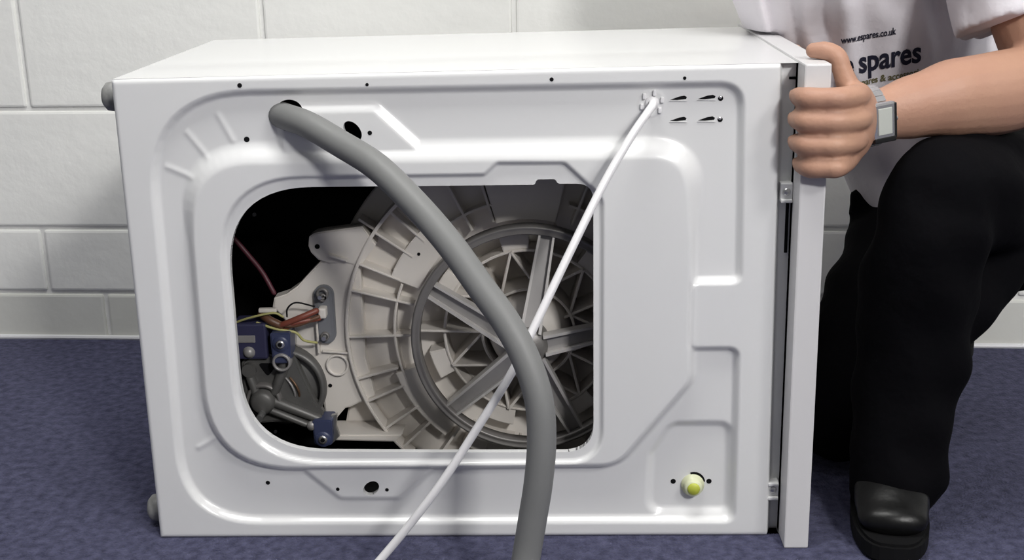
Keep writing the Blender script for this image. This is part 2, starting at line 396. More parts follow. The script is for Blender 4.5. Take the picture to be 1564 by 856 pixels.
# brackets with screws and the gap between cabinet and worktop
for x, z_ in ((0.8005, 0.452), (0.7985, 0.062)):
    b_ = obj('bracket', box(x - 0.0075, x + 0.0072, 0.004, 0.0185, z_ - 0.0115, z_ + 0.0115, 0.0015), M['enamel'], WM)
    obj('bracket_lip', box(x - 0.0072, x + 0.0066, -0.0005, 0.006, z_ - 0.0118, z_ - 0.0075, 0.0014), M['enamel'], b_)
    if z_ < 0.2: obj('bracket_lip', box(x - 0.0072, x + 0.0066, -0.0005, 0.006, z_ + 0.0075, z_ + 0.0118, 0.0014), M['enamel'], b_)
    obj('screw', ellipsoid((x, 0.004, z_ + 0.001), (0.0048, 0.0028, 0.0048), 14, 8), M['steel'], b_, smooth=True)
obj('seam_gap', box(0.8025, 0.8062, 0.0165, 0.020, 0.374, 0.443, 0.0004, 1), M['black'], WM)
obj('seam_gap', box(0.8000, 0.8078, 0.0150, 0.020, 0.5855, 0.5885, 0.0004, 1), M['black'], WM)
# cable gland
gl = obj('cable_gland', fix(lathe([(0.0045, -0.003), (0.0075, -0.003), (0.009, 0.001), (0.009, 0.01)], 24, 'y', (0.639, yp(0.639, 0.561), 0.561))), M['cable'], WM, smooth=True)
for k in range(6):
    a = k * PI / 3 + 0.3
    obj('gland_tab', box(0.639 + 0.0125 * math.cos(a) - 0.002, 0.639 + 0.0125 * math.cos(a) + 0.002, yp(0.62, 0.57) - 0.0035, yp(0.62, 0.57) + 0.002, 0.561 + 0.0125 * math.sin(a) - 0.0035, 0.561 + 0.0125 * math.sin(a) + 0.0035, 0.0012), M['cable'], gl)
# power cable and drain hose
CABLE = [(0.641, 0.05, 0.563), (0.640, 0.02, 0.562), (0.639, -0.002, 0.5605), (0.632, -0.014, 0.553), (0.611, -0.030, 0.526), (0.578, -0.055, 0.475), (0.538, -0.090, 0.403), (0.495, -0.125, 0.322),
         (0.473, -0.140, 0.281), (0.437, -0.155, 0.226), (0.383, -0.165, 0.145), (0.315, -0.172, 0.060), (0.26, -0.20, 0.012), (0.18, -0.26, 0.0052), (0.05, -0.36, 0.0052), (-0.1, -0.42, 0.0052)]
obj('power_cable', tube(crom(CABLE, 8), 0.0050, 12, (0, 1, 0), 'round'), M['cable'], WM, smooth=True)
HOSE = [(0.170, 0.09, 0.545), (0.190, 0.03, 0.552), (0.2095, 0.0, 0.5515), (0.236, -0.021, 0.546), (0.275, -0.045, 0.5285), (0.322, -0.080, 0.507), (0.365, -0.115, 0.474), (0.406, -0.145, 0.434), (0.441, -0.170, 0.391), (0.471, -0.190, 0.353),
        (0.492, -0.205, 0.314), (0.504, -0.215, 0.273), (0.506, -0.220, 0.229), (0.502, -0.222, 0.183), (0.495, -0.222, 0.139), (0.486, -0.225, 0.086), (0.478, -0.245, 0.040), (0.47, -0.30, 0.0165), (0.46, -0.40, 0.0155), (0.43, -0.60, 0.0155)]
obj('drain_hose', tube(crom(HOSE, 8), 0.0160, 20, (0, 1, 0), 'round'), M['hose'], WM, smooth=True)
# inlet valve
vv_ = obj('inlet_valve', fix(lathe([(0, -0.010), (0.0098, -0.010), (0.0112, -0.008), (0.0112, 0.0), (0.0148, 0.001), (0.0148, 0.02), (0, 0.02)], 28, 'y', (0.697, yp(0.697, 0.066) - 0.004, 0.0655))), M['lime_pale'], WM, smooth=True)
obj('valve_core', fix(lathe([(0, -0.0122), (0.0065, -0.0122), (0.0082, -0.0100), (0.0082, 0.0)], 24, 'y', (0.697, yp(0.697, 0.066) - 0.0046, 0.0655))), M['lime'], vv_, smooth=True)
obj('valve_gap', fix(lathe([(0.0115, -0.0008), (0.0145, -0.0008), (0.0145, 0.002)], 28, 'y', (0.6985, yp(0.69, 0.08) - 0.0003, 0.0685), math.radians(5), math.radians(110))), M['black'], vv_)

# ---- tub seen through the opening
TX, TZ = 0.486, 0.238
def pol(r, deg): return TX + r * math.cos(math.radians(deg)), TZ + r * math.sin(math.radians(deg))
def clampz(vf, z0=0.010): return [(p[0], p[1], max(p[2], z0)) for p in vf[0]], vf[1]
tub = obj('tub', clampz(lathe([(0, 0.182), (0.100, 0.180), (0.112, 0.166), (0.142, 0.160), (0.160, 0.153), (0.182, 0.153), (0.236, 0.155), (0.246, 0.158), (0.250, 0.20), (0.255, 0.42), (0.0, 0.43)], 96, 'y', (TX, 0, TZ))), M['plastic'], WM, smooth=True)
def arc_rib(r0, r1, a0, a1, y0, y1):
    n = max(2, int(abs(a1 - a0) / 4)); pts = [pol(r1, a0 + (a1 - a0) * k / n) for k in range(n + 1)] + [pol(r0, a1 + (a0 - a1) * k / n) for k in range(n + 1)]
    return clampz(prism(pts, y0, y1, 0.0012))
def rad_rib(r0, r1, a, y0, y1, w=0.0034, y0b=None):
    c, s = math.cos(math.radians(a)), math.sin(math.radians(a)); px, pz = -s * w / 2, c * w / 2
    A, B = pol(r0, a), pol(r1, a)
    v, f = prism([(A[0] + px, A[1] + pz), (B[0] + px, B[1] + pz), (B[0] - px, B[1] - pz), (A[0] - px, A[1] - pz)], y0, y1, 0.0009)
    return clampz((v, f))
def line_rib(A, B, y0, y1, w=0.0034):
    d = Vector((B[0] - A[0], B[1] - A[1])).normalized() * w / 2; px, pz = -d.y, d.x
    return clampz(prism([(A[0] + px, A[1] + pz), (B[0] + px, B[1] + pz), (B[0] - px, B[1] - pz), (A[0] - px, A[1] - pz)], y0, y1, 0.0009))
for a0, a1 in ((128, 228), (20, 70), (100, 128), (232, 300), (-50, 20)):
    obj('rim', arc_rib(0.2435, 0.2480, a0, a1, 0.128, 0.19), M['plastic'], tub)
for a0, a1 in ((158, 203), (64, 72), (104, 128), (40, 64)):
    obj('inner_rim', arc_rib(0.1795, 0.1828, a0, a1, 0.129, 0.16), M['plastic'], tub)
for a in (137, 145.2, 156.7, 165.7):
    obj('radial_rib', rad_rib(0.185 if a < 158 else 0.158, 0.247 if a > 140 else 0.247, a, 0.1285, 0.168), M['plastic'], tub)
for a in (181.4, 195.8, 204, 214.9, 223.5):
    obj('radial_rib', rad_rib(0.158 if a < 190 else 0.186, 0.247, a, 0.1285, 0.168), M['plastic'], tub)
for a in (117, 106, 68, 55, 42, 30, 235, 250, 265, 280, 295):
    obj('radial_rib', rad_rib(0.158, 0.247, a, 0.1285, 0.168), M['plastic'], tub)
for a in (145.2, 156.7): obj('outer_fin', rad_rib(0.248, 0.272, a, 0.140, 0.17), M['plastic'], tub)
for r0, r1, a0, a1 in ((0.157, 0.199, 129, 157.5), (0.155, 0.222, 76, 105), (0.157, 0.192, 198, 232), (0.157, 0.190, 240, 262)):
    obj('flat_pad', arc_rib(r0, r1, a0, a1, 0.130, 0.165), M['plastic'], tub)
v, f = lathe([(0.0, 0), (0.0022, 0), (0.0022, 0.004)], 10, 'y', (0.342, 0.1292, 0.3475)); obj('pad_hole', fix((v, f)), M['black'], tub)
for k in range(7):
    a = 101 + 360 / 7 * k; ap = pol(0.114, a)
    obj('star_pad', arc_rib(0.115, 0.138, a - 12, a + 5, 0.130, 0.16), M['plastic'], tub)
    obj('star_arc', arc_rib(0.1115, 0.1150, a - 25, a + 25, 0.128, 0.184), M['plastic'], tub)
    obj('star_rib', line_rib(ap, pol(0.062, a - 24), 0.124, 0.184), M['plastic'], tub)
    obj('star_rib', line_rib(ap, pol(0.062, a + 24), 0.124, 0.184), M['plastic'], tub)
    obj('star_rib', line_rib(pol(0.030, a + 25.7), pol(0.146, a + 25.7), 0.122, 0.184), M['plastic'], tub)
obj('hub_boss', fix(lathe([(0.0, 0.095), (0.040, 0.095), (0.050, 0.112), (0.064, 0.184)], 40, 'y', (TX, 0, TZ))), M['plastic'], tub, smooth=True)
obj('star_ring', arc_rib(0.060, 0.0635, 0, 359.9, 0.118, 0.184), M['plastic'], tub)
obj('tub_flange', clampz(fix(lathe([(0.246, 0.178), (0.276, 0.184), (0.279, 0.188), (0.279, 0.21), (0.25, 0.215)], 60, 'y', (TX, 0, TZ), math.radians(60), math.radians(215)))), M['plastic'], tub, smooth=True)
# ear with its hole, and the web plate on the left
ear = [(0.1955, 0.366), (0.1965, 0.372), (0.2035, 0.3765), (0.214, 0.3785), (0.268, 0.385), (0.285, 0.36), (0.262, 0.330), (0.240, 0.336), (0.222, 0.334), (0.2065, 0.340), (0.1975, 0.350), (0.1945, 0.359)]
obj('ear', prism(ear, 0.134, 0.160, 0.0015), M['plastic'], tub)
obj('ear_hole', fix(lathe([(0, 0), (0.0034, 0), (0.0034, 0.004)], 14, 'y', (0.2065, 0.1334, 0.3585))), M['black'], tub)
obj('ear_rib', line_rib((0.222, 0.3475), (0.246, 0.3400), 0.128, 0.15, 0.004), M['plastic'], tub)
web = [(0.143, 0.2865), (0.160, 0.292), (0.176, 0.303), (0.197, 0.325), (0.209, 0.337), (0.236, 0.341), (0.262, 0.345), (0.262, 0.20), (0.272, 0.145), (0.262, 0.137), (0.250, 0.134), (0.238, 0.128), (0.230, 0.126),
       (0.218, 0.112), (0.206, 0.104), (0.202, 0.118), (0.200, 0.150), (0.199, 0.170), (0.192, 0.190), (0.180, 0.204), (0.166, 0.214), (0.168, 0.238), (0.150, 0.262), (0.140, 0.274)]
wp = obj('web_plate', prism(web, 0.136, 0.160, 0.002), M['plastic'], tub)
obj('web_ring', fix(lathe([(0.0125, 0), (0.0125, -0.0025), (0.0160, -0.0025), (0.0160, 0)], 30, 'y', (0.2235, 0.136, 0.190))), M['plastic'], tub, smooth=True)
obj('web_hole', fix(lathe([(0, 0), (0.0028, 0), (0.0028, 0.004)], 12, 'y', (0.2115, 0.1354, 0.160))), M['black'], tub)
obj('web_rib', line_rib((0.205, 0.2115), (0.240, 0.2085), 0.130, 0.14, 0.003), M['plastic'], tub)
obj('web_rib', line_rib((0.2005, 0.21), (0.2000, 0.265), 0.126, 0.14, 0.003), M['plastic'], tub)
# ledge below the tub
obj('lower_ledge', prism([(0.205, 0.086), (0.300, 0.083), (0.310, 0.094), (0.205, 0.094)], 0.118, 0.17, 0.002), M['plastic'], tub)
obj('lower_shelf', prism([(0.225, 0.094), (0.300, 0.094), (0.275, 0.132), (0.232, 0.126)], 0.165, 0.185, 0.002), M['plastic'], tub)
# heater seal with terminals
def stadium(x, z0, z1, r, n=10):
    p = [(x + r * math.cos(PI * k / n), z1 + r * math.sin(PI * k / n)) for k in range(n + 1)]
    return p + [(x + r * math.cos(PI + PI * k / n), z0 + r * math.sin(PI + PI * k / n)) for k in range(n + 1)]
hs = obj('heater_seal', prism(stadium(0.2115, 0.2365, 0.2920, 0.0135), 0.128, 0.14, 0.0018), M['rubber'], WM)
obj('seal_recess', prism(stadium(0.2115, 0.2400, 0.2900, 0.0095), 0.1268, 0.13, 0.001), M['rubber'], hs)
for zz, r in ((0.2955, 0.0085), (0.2905, 0.0055), (0.2355, 0.0060)):
    obj('terminal_ring', fix(lathe([(r * 0.6, 0.002), (r * 0.6, -0.004), (r, -0.004), (r, 0.002)], 18, 'y', (0.2110, 0.1255, zz))), M['dark_alu'], hs, smooth=True)
obj('terminal', box(0.206, 0.2165, 0.112, 0.128, 0.264, 0.279, 0.003), M['plastic'], hs)
obj('terminal_pin', tube([(0.211, 0.112, 0.236), (0.211, 0.130, 0.236)], 0.0030, 12), M['steel'], hs)
obj('terminal_pin', tube([(0.209, 0.114, 0.293), (0.209, 0.130, 0.293)], 0.0028, 12), M['steel'], hs)
# pulley: dark rim, five channel spokes, hub
pu = obj('pulley', fix(lathe([(0.1435, 0.111), (0.1435, 0.093), (0.1455, 0.091), (0.1485, 0.0955), (0.1515, 0.091), (0.1545, 0.092), (0.1555, 0.096), (0.1555, 0.111), (0.1435, 0.111)], 110, 'y', (TX, 0, TZ))), M['dark_alu'], WM, smooth=True)
for k in range(5):
    a = 7.5 + 72 * k; ux, uz = math.cos(math.radians(a)), math.sin(math.radians(a)); px, pz = -uz, ux
    def sp(t, s, y, w0, w1, r0=0.022, r1=0.146):
        r = r0 + (r1 - r0) * t; w = w0 + (w1 - w0) * t
        return (TX + ux * r + px * s * w, y, TZ + uz * r + pz * s * w)
    def strip(s0, s1, yo):
        pts = []
        for t, y in ((0, 0.062), (1, 0.098)):
            pts += [sp(t, s0, y + yo, 0.014, 0.0105), sp(t, s1, y + yo, 0.014, 0.0105), sp(t, s1, y + 0.014, 0.014, 0.0105), sp(t, s0, y + 0.014, 0.014, 0.0105)]
        return fix((pts, [[0, 1, 2, 3], [4, 7, 6, 5], [0, 4, 5, 1], [1, 5, 6, 2], [2, 6, 7, 3], [3, 7, 4, 0]]))
    s_ = obj('spoke', strip(-0.95, 0.95, 0.006), M['spoke'], pu)
    ORG[s_.name] = ORG[pu.name]
    v1 = joinvf([strip(-1.0, -0.72, -0.004), strip(0.72, 1.0, -0.004)])
    obj('spoke_flange', v1, M['flange'], pu)
obj('hub', fix(lathe([(0, 0.050), (0.010, 0.050), (0.011, 0.056), (0.020, 0.058), (0.026, 0.066), (0.028, 0.095)], 32, 'y', (TX, 0, TZ))), M['dark_alu'], pu, smooth=True)
obj('hub_bolt', fix(lathe([(0, 0.042), (0.0075, 0.042), (0.0085, 0.044), (0.0085, 0.052)], 6, 'y', (TX, 0, TZ))), M['steel'], pu)
# ---- motor at the lower left of the opening
MX, MZ = 0.148, 0.164
mo = obj('motor', fix(lathe([(0, 0.118), (0.030, 0.118), (0.036, 0.122), (0.052, 0.124), (0.058, 0.130), (0.058, 0.22), (0, 0.22)], 40, 'y', (MX, 0, MZ))), M['motor'], WM, smooth=True)
obj('bearing_boss', fix(lathe([(0, 0.088), (0.012, 0.088), (0.0165, 0.092), (0.018, 0.118)], 28, 'y', (MX - 0.022, 0, MZ - 0.012))), M['motor'], mo, smooth=True)
obj('shaft', tube([(MX - 0.022, 0.070, MZ - 0.026), (MX - 0.022, 0.092, MZ - 0.026)], 0.005, 14), M['steel'], mo)
obj('shell_ring', fix(lathe([(0.050, 0.120), (0.050, 0.112), (0.0565, 0.112), (0.0575, 0.125)], 40, 'y', (MX + 0.004, 0, MZ), math.radians(-70), math.radians(75))), M['motor'], mo, smooth=True)
obj('end_shield', prism(fillet([(0.098, 0.205, 0.008), (0.122, 0.222, 0.008), (0.146, 0.212, 0.006), (0.171, 0.214, 0.008), (0.178, 0.192, 0.01), (0.194, 0.150, 0.01), (0.206, 0.130, 0.008), (0.196, 0.112, 0.008), (0.172, 0.116, 0.01), (0.142, 0.118, 0.01), (0.116, 0.116, 0.01), (0.096, 0.150, 0.01)]), 0.108, 0.120, 0.003), M['motor'], mo)
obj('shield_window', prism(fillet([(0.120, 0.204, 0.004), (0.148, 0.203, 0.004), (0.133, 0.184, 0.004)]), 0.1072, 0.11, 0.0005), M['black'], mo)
for A, B, w0, w1 in (((0.135, 0.152), (0.198, 0.124), 0.008, 0.006), ((0.126, 0.142), (0.186, 0.114), 0.006, 0.005), ((0.118, 0.156), (0.106, 0.196), 0.007, 0.006), ((0.142, 0.164), (0.158, 0.204), 0.006, 0.008)):
    obj('motor_arm', tube([(A[0], 0.104, A[1]), ((A[0] + B[0]) / 2, 0.105, (A[1] + B[1]) / 2), (B[0], 0.106, B[1])], [(0.008, w0), (0.007, (w0 + w1) / 2), (0.007, w1)], 12, (0, 1, 0), 'round'), M['motor'], mo, smooth=True)
obj('boss_ring', fix(lathe([(0.019, 0.106), (0.0195, 0.099), (0.0235, 0.099), (0.0245, 0.108)], 30, 'y', (MX - 0.022, 0, MZ - 0.012), math.radians(-20), math.radians(190))), M['dark_alu'], mo, smooth=True)
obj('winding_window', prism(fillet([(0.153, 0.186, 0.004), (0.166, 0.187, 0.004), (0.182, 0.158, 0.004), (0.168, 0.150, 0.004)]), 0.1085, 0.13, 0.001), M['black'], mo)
for dx in (0.0, 0.006):
    obj('winding', tube(crom([(0.157 + dx, 0.1085, 0.182), (0.164 + dx, 0.1055, 0.174), (0.168 + dx, 0.1055, 0.164), (0.168 + dx, 0.1085, 0.156)], 5), 0.0016, 8, (0, 1, 0), 'round'), M['copper' if dx else 'spoke'], mo, smooth=True)
def lug(cx, cz, w, h, ang, washer):
    R_ = Matrix.Translation((cx, 0, cz)) @ Matrix.Rotation(math.radians(ang), 4, 'Y') @ Matrix.Translation((-cx, 0, -cz))
    l = obj('mounting_lug', xf(prism(fillet([(cx - w, cz + h, 0.004), (cx + w, cz + h, 0.004), (cx + w * 0.9, cz - h, 0.006), (cx - w * 0.9, cz - h, 0.006)]), 0.092, 0.125, 0.002), R_), M['blue'], mo)
    obj('lug_boss', fix(lathe([(0.004, 0.091), (0.0105, 0.0905), (0.0115, 0.093)], 24, 'y', (washer[0], 0, washer[1]))), M['blue'], mo, smooth=True)
    obj('washer', fix(lathe([(0.0030, 0.0885), (0.0058, 0.0885), (0.0062, 0.0905)], 20, 'y', (washer[0], 0, washer[1]))), M['bright'], mo, smooth=True)
    obj('bolt', fix(lathe([(0, 0.088), (0.003, 0.088), (0.003, 0.092)], 12, 'y', (washer[0], 0, washer[1]))), M['black'], mo)
lug(0.157, 0.230, 0.0135, 0.0215, 0, (0.157, 0.236))
lug(0.2055, 0.108, 0.0135, 0.0185, 0, (0.2055, 0.099))
obj('lug_clamp', fix(lathe([(0.0095, 0.094), (0.0095, 0.088), (0.0125, 0.089), (0.0130, 0.10)], 22, 'y', (0.157, 0, 0.2105))), M['spoke'], mo, smooth=True)
obj('lug_stub', fix(lathe([(0, 0.093), (0.0055, 0.093), (0.006, 0.10)], 16, 'y', (0.190, 0, 0.117))), M['spoke'], mo, smooth=True)
obj('lug_clip', prism([(0.216, 0.128), (0.224, 0.130), (0.222, 0.112), (0.226, 0.098), (0.214, 0.086), (0.206, 0.084), (0.218, 0.102)], 0.104, 0.112, 0.001), M['steel'], mo)
tb = obj('terminal_block', box(0.092, 0.137, 0.100, 0.14, 0.212, 0.262, 0.003), M['navy'], mo)
obj('block_plate', box(0.098, 0.122, 0.0985, 0.102, 0.236, 0.246, 0.001), M['spoke'], mo)
obj('block_nut', fix(lathe([(0, 0.094), (0.004, 0.094), (0.0065, 0.097), (0.009, 0.101)], 18, 'y', (0.112, 0, 0.222))), M['spoke'], mo, smooth=True)
obj('block_post', tube([(0.110, 0.098, 0.196), (0.110, 0.12, 0.196)], 0.0095, 18), M['motor'], mo)
# wiring
def wire(name, pts, r, m): obj(name, tube(crom(pts, 6), r, 8, (0, 1, 0), 'round'), M[m], WM, smooth=True)
wire('earth_wire', [(0.088, 0.11, 0.256), (0.100, 0.105, 0.264), (0.122, 0.100, 0.272), (0.149, 0.100, 0.277), (0.160, 0.105, 0.270)], 0.0016, 'yellow')
wire('earth_wire', [(0.125, 0.105, 0.262), (0.150, 0.102, 0.254), (0.175, 0.105, 0.248), (0.185, 0.110, 0.235), (0.200, 0.120, 0.228)], 0.0018, 'yellow')
wire('brown_wire', [(0.132, 0.108, 0.268), (0.150, 0.103, 0.262), (0.175, 0.104, 0.258), (0.206, 0.112, 0.267)], 0.0030, 'brown')
wire('red_wire', [(0.150, 0.106, 0.256), (0.165, 0.102, 0.262), (0.185, 0.102, 0.270), (0.204, 0.110, 0.276)], 0.0042, 'red')
wire('red_wire', [(0.160, 0.108, 0.252), (0.178, 0.104, 0.262), (0.206, 0.114, 0.264)], 0.0036, 'red')
wire('black_wire', [(0.164, 0.112, 0.268), (0.166, 0.110, 0.280), (0.178, 0.110, 0.288), (0.200, 0.118, 0.280)], 0.0012, 'shade_and_wire_black')
wire('maroon_wire', [(0.085, 0.16, 0.370), (0.106, 0.155, 0.345), (0.125, 0.155, 0.318), (0.140, 0.15, 0.290)], 0.0035, 'maroon')
obj('wire_clip', box(0.128, 0.152, 0.104, 0.112, 0.276, 0.2815, 0.0015), M['plastic'], WM)
obj('wire_bundle', tube(crom([(0.130, 0.112, 0.272), (0.142, 0.104, 0.266), (0.156, 0.105, 0.258)], 4), 0.0055, 10, (0, 1, 0), 'round'), M['brown'], WM, smooth=True)

# ------------------------------------------------------------------ person crouching at the worktop end
PE = thing('person', 'person in white printed shirt and black trousers kneeling beside the white washing machine', 'person', (1.02, 0.2, 0.0))
# skin: head, neck, inner torso, arms and both hands as one surface
fing = []
for zc, tipx, kx, ky, r in ((0.5725, 0.8060, 0.866, -0.034, 0.0126), (0.5460, 0.8055, 0.869, -0.037, 0.0130), (0.5190, 0.8065, 0.867, -0.034, 0.0126), (0.4930, 0.8125, 0.860, -0.027, 0.0120)):
    dz = (zc - 0.5365) * 0.10
    pts = [(kx + 0.012, ky + 0.022, zc - dz * 0.8), (kx, ky, zc - dz * 0.4), (0.846, -0.0520, zc), (tipx + 0.022, -0.0510, zc - 0.0005), (tipx + 0.005, -0.0445, zc - 0.001), (tipx - 0.0020, -0.0285, zc - 0.001), (tipx - 0.0045, -0.0130, zc - 0.001)]
    fing.append(tube(crom(pts, 5), lerp_r([r * 1.02, r * 1.10, r * 1.02, r * 1.0, r * 1.05, r * 0.88, r * 0.58], 5), 16, (0, 0, 1), 'round'))
palm = [limb([(0.866, -0.022, 0.5375), (0.878, -0.004, 0.538), (0.886, 0.018, 0.5375), (0.894, 0.032, 0.538)], [(0.046, 0.017), (0.046, 0.021), (0.038, 0.023), (0.030, 0.023)], 5, 20, (0, 0, 1))]
thumb = [tube(crom([(0.882, 0.022, 0.545), (0.874, 0.002, 0.5645), (0.8640, -0.003, 0.581), (0.8570, -0.002, 0.598), (0.8510, 0.001, 0.6125), (0.839, 0.006, 0.6190), (0.826, 0.012, 0.6190)], 5),
              lerp_r([0.016, 0.0160, 0.0130, 0.0115, 0.0118, 0.0112, 0.0095], 5), 16, (0, 1, 0), 'round')]
arm_l = [limb([(0.890, 0.026, 0.5375), (0.914, 0.034, 0.5395), (0.958, 0.048, 0.5465), (1.010, 0.066, 0.553), (1.070, 0.090, 0.555), (1.130, 0.118, 0.566), (1.150, 0.135, 0.590)],
              [(0.0300, 0.0240), (0.0315, 0.0250), (0.0390, 0.0330), (0.0485, 0.0410), (0.0520, 0.0450), (0.0500, 0.0430), (0.0470, 0.0440)], 5, 22, (0, 0, 1)),
         limb([(1.140, 0.130, 0.580), (1.120, 0.160, 0.655), (1.090, 0.200, 0.755), (1.062, 0.232, 0.828)], [0.046, 0.049, 0.055, 0.060], 5, 20)]
# right arm reaches down behind the worktop, palm flat on its outer face
arm_r = [limb([(0.785, 0.320, 0.832), (0.835, 0.460, 0.760), (0.890, 0.570, 0.665)], [0.058, 0.052, 0.046], 5, 18),
         limb([(0.890, 0.570, 0.665), (0.905, 0.520, 0.600), (0.908, 0.430, 0.548), (0.893, 0.350, 0.535)], [0.046, 0.044, 0.034, 0.027], 5, 18),
         limb([(0.893, 0.352, 0.535), (0.873, 0.300, 0.530), (0.862, 0.262, 0.528)], [(0.030, 0.020), (0.040, 0.016), (0.042, 0.012)], 5, 18)]
for k, zz in enumerate((0.557, 0.536, 0.515, 0.495)):
    L = (0.070, 0.078, 0.072, 0.056)[k]
    arm_r.append(tube(crom([(0.862, 0.268, zz), (0.855, 0.262 - L * 0.5, zz + (zz - 0.526) * 0.1), (0.849, 0.262 - L, zz + (zz - 0.526) * 0.15)], 5), lerp_r([0.0105, 0.0098, 0.0082], 5), 14, (0, 0, 1), 'round'))
arm_r.append(tube(crom([(0.880, 0.315, 0.550), (0.866, 0.290, 0.575), (0.852, 0.262, 0.592)], 5), lerp_r([0.014, 0.012, 0.0095], 5), 14, (0, 0, 1), 'round'))
HC = Vector((0.895, 0.100, 1.005)); hr = Matrix.Rotation(math.radians(22), 3, 'X') @ Matrix.Rotation(math.radians(4), 3, 'Y')
def hd(x, y, z_): return tuple(HC + hr @ Vector((x, y, z_)))
head = [ellipsoid(hd(0, 0.012, 0.025), (0.078, 0.096, 0.098), rot=hr), ellipsoid(hd(0, -0.022, -0.045), (0.060, 0.068, 0.075), rot=hr), ellipsoid(hd(0, -0.052, -0.092), (0.030, 0.026, 0.022), rot=hr),
        limb([hd(0, -0.088, 0.012), hd(0, -0.102, -0.012), hd(0, -0.106, -0.030)], [0.009, 0.011, 0.014], 4, 12),
        ellipsoid(hd(0, -0.082, -0.060), (0.025, 0.012, 0.007), rot=hr), ellipsoid(hd(0, -0.080, -0.070), (0.022, 0.012, 0.008), rot=hr),
        ellipsoid(hd(0, -0.076, 0.032), (0.052, 0.018, 0.010), rot=hr),
        ellipsoid(hd(0.081, 0.012, -0.012), (0.010, 0.020, 0.032), rot=hr), ellipsoid(hd(-0.081, 0.012, -0.012), (0.010, 0.020, 0.032), rot=hr),
        limb([(0.900, 0.150, 0.960), (0.908, 0.195, 0.910), (0.915, 0.240, 0.862)], [0.058, 0.060, 0.075], 4, 20)]
core = [limb([(1.150, 0.460, 0.340), (1.070, 0.455, 0.480), (0.988, 0.405, 0.645), (0.942, 0.325, 0.760), (0.918, 0.250, 0.850)], [(0.10, 0.13), (0.09, 0.11), (0.09, 0.13), (0.09, 0.15), (0.07, 0.11)], 5, 24, (0, 1, 0)),
        limb([(1.062, 0.232, 0.828), (0.92, 0.250, 0.850), (0.785, 0.320, 0.832)], [0.058, 0.066, 0.058], 5, 18)]
co, F = remesh(fing + palm + thumb + arm_l + arm_r + head + core, 0.0032, 2, 0.5)
body = obj('body', (co.tolist(), F), M['skin'], PE, smooth=True)
for s in (-1, 1):
    e = obj('eye', ellipsoid(hd(0.031 * s, -0.0725, 0.004), (0.0135, 0.0125, 0.0115), 16, 10, hr), M['eye_white'], body, smooth=True)
    obj('iris', ellipsoid(hd(0.031 * s, -0.0830, 0.004), (0.0055, 0.0030, 0.0055), 12, 8, hr), M['iris'], body, smooth=True)
    obj('eyebrow', tube([hd(0.013 * s, -0.096, 0.030), hd(0.032 * s, -0.095, 0.036), hd(0.050 * s, -0.080, 0.031)], 0.0042, 8), M['hair'], body, smooth=True)
hv, hf = remesh([ellipsoid(hd(0, 0.020, 0.040), (0.086, 0.100, 0.096), rot=hr), ellipsoid(hd(0, 0.055, -0.010), (0.076, 0.062, 0.075), rot=hr)], 0.006, 3)
inv = hr.transposed()
hl = [inv @ (Vector(p) - HC) for p in hv]
keepf = [f for f in hf if sum(1 for i in f if (hl[i].z > 0.062 or hl[i].y > 0.012 - hl[i].z * 0.3) and hl[i].y > -0.095) >= 3]
obj('hair', (hv.tolist(), keepf), M['hair'], PE, smooth=True)
# shirt
def fold_shirt(co):
    x, y, z_ = co[:, 0].copy(), co[:, 1].copy(), co[:, 2].copy()
    front = np.clip((0.44 - y) / 0.08, 0, 1)
    s = x + 0.30 * (z_ - 0.6)
    f = 0.0060 * np.sin(s * 62 + 1.1) + 0.0042 * np.sin(s * 118 + z_ * 9) + 0.0030 * np.sin(z_ * 70 + x * 34)
    g = np.clip((1.07 - x) / 0.03, 0, 1)
    calm = 1 - 0.75 * np.exp(-(((x - 0.99) / 0.06) ** 2 + ((z_ - 0.585) / 0.04) ** 2))
    co[:, 1] = y - f * front * g * calm
    cr = 0.012 * np.exp(-((s - 0.905) / 0.010) ** 2) * front            # deep crease beside the print
    co[:, 1] += cr + front * (0.009 * np.exp(-((s - 0.832) / 0.006) ** 2) + 0.008 * np.exp(-((s - 0.862) / 0.006) ** 2) + 0.006 * np.exp(-((s - 0.808) / 0.005) ** 2))
    hem = np.clip((x - 1.02) / 0.03, 0, 1) * np.clip((z_ - 0.58) / 0.02, 0, 1)
    co[:, 2] = z_ + hem * 0.0022 * np.sin(x * 190 + y * 110)
    return co
torso = [limb([(1.130, 0.460, 0.330), (1.085, 0.452, 0.440), (1.032, 0.440, 0.545), (0.990, 0.408, 0.640), (0.950, 0.350, 0.735), (0.928, 0.285, 0.820), (0.915, 0.240, 0.872)],
              [(0.130, 0.125), (0.128, 0.130), (0.135, 0.155), (0.138, 0.183), (0.130, 0.190), (0.105, 0.170), (0.070, 0.095)], 6, 36, (0, 1, 0)),
         limb([(1.062, 0.232, 0.828), (0.990, 0.240, 0.850), (0.92, 0.250, 0.856), (0.845, 0.285, 0.850), (0.785, 0.320, 0.832)], [0.075, 0.080, 0.082, 0.080, 0.074], 5, 24),
         tube(crom([(1.062, 0.232, 0.828), (1.082, 0.205, 0.765), (1.100, 0.180, 0.690), (1.112, 0.162, 0.634)], 5), lerp_r([0.078, 0.076, 0.076, 0.077], 5), 28, (0, 0, 1)),
         tube(crom([(0.785, 0.320, 0.832), (0.812, 0.400, 0.795), (0.840, 0.470, 0.752)], 5), lerp_r([0.074, 0.070, 0.066], 5), 24, (0, 0, 1))]
co, F = remesh(torso, 0.0050, 4, 0.5)
co = fold_shirt(co)
inside = (co[:, 0] < 0.8425) & (co[:, 1] < 0.511) & (co[:, 2] < 0.6135)      # cloth rests on the worktop edge instead of passing through it
dx_, dz_ = 0.8425 - co[:, 0], 0.6135 - co[:, 2]
side = inside & (dx_ <= dz_); over = inside & ~side
co[side, 0] = 0.8425; co[over, 2] = 0.6135
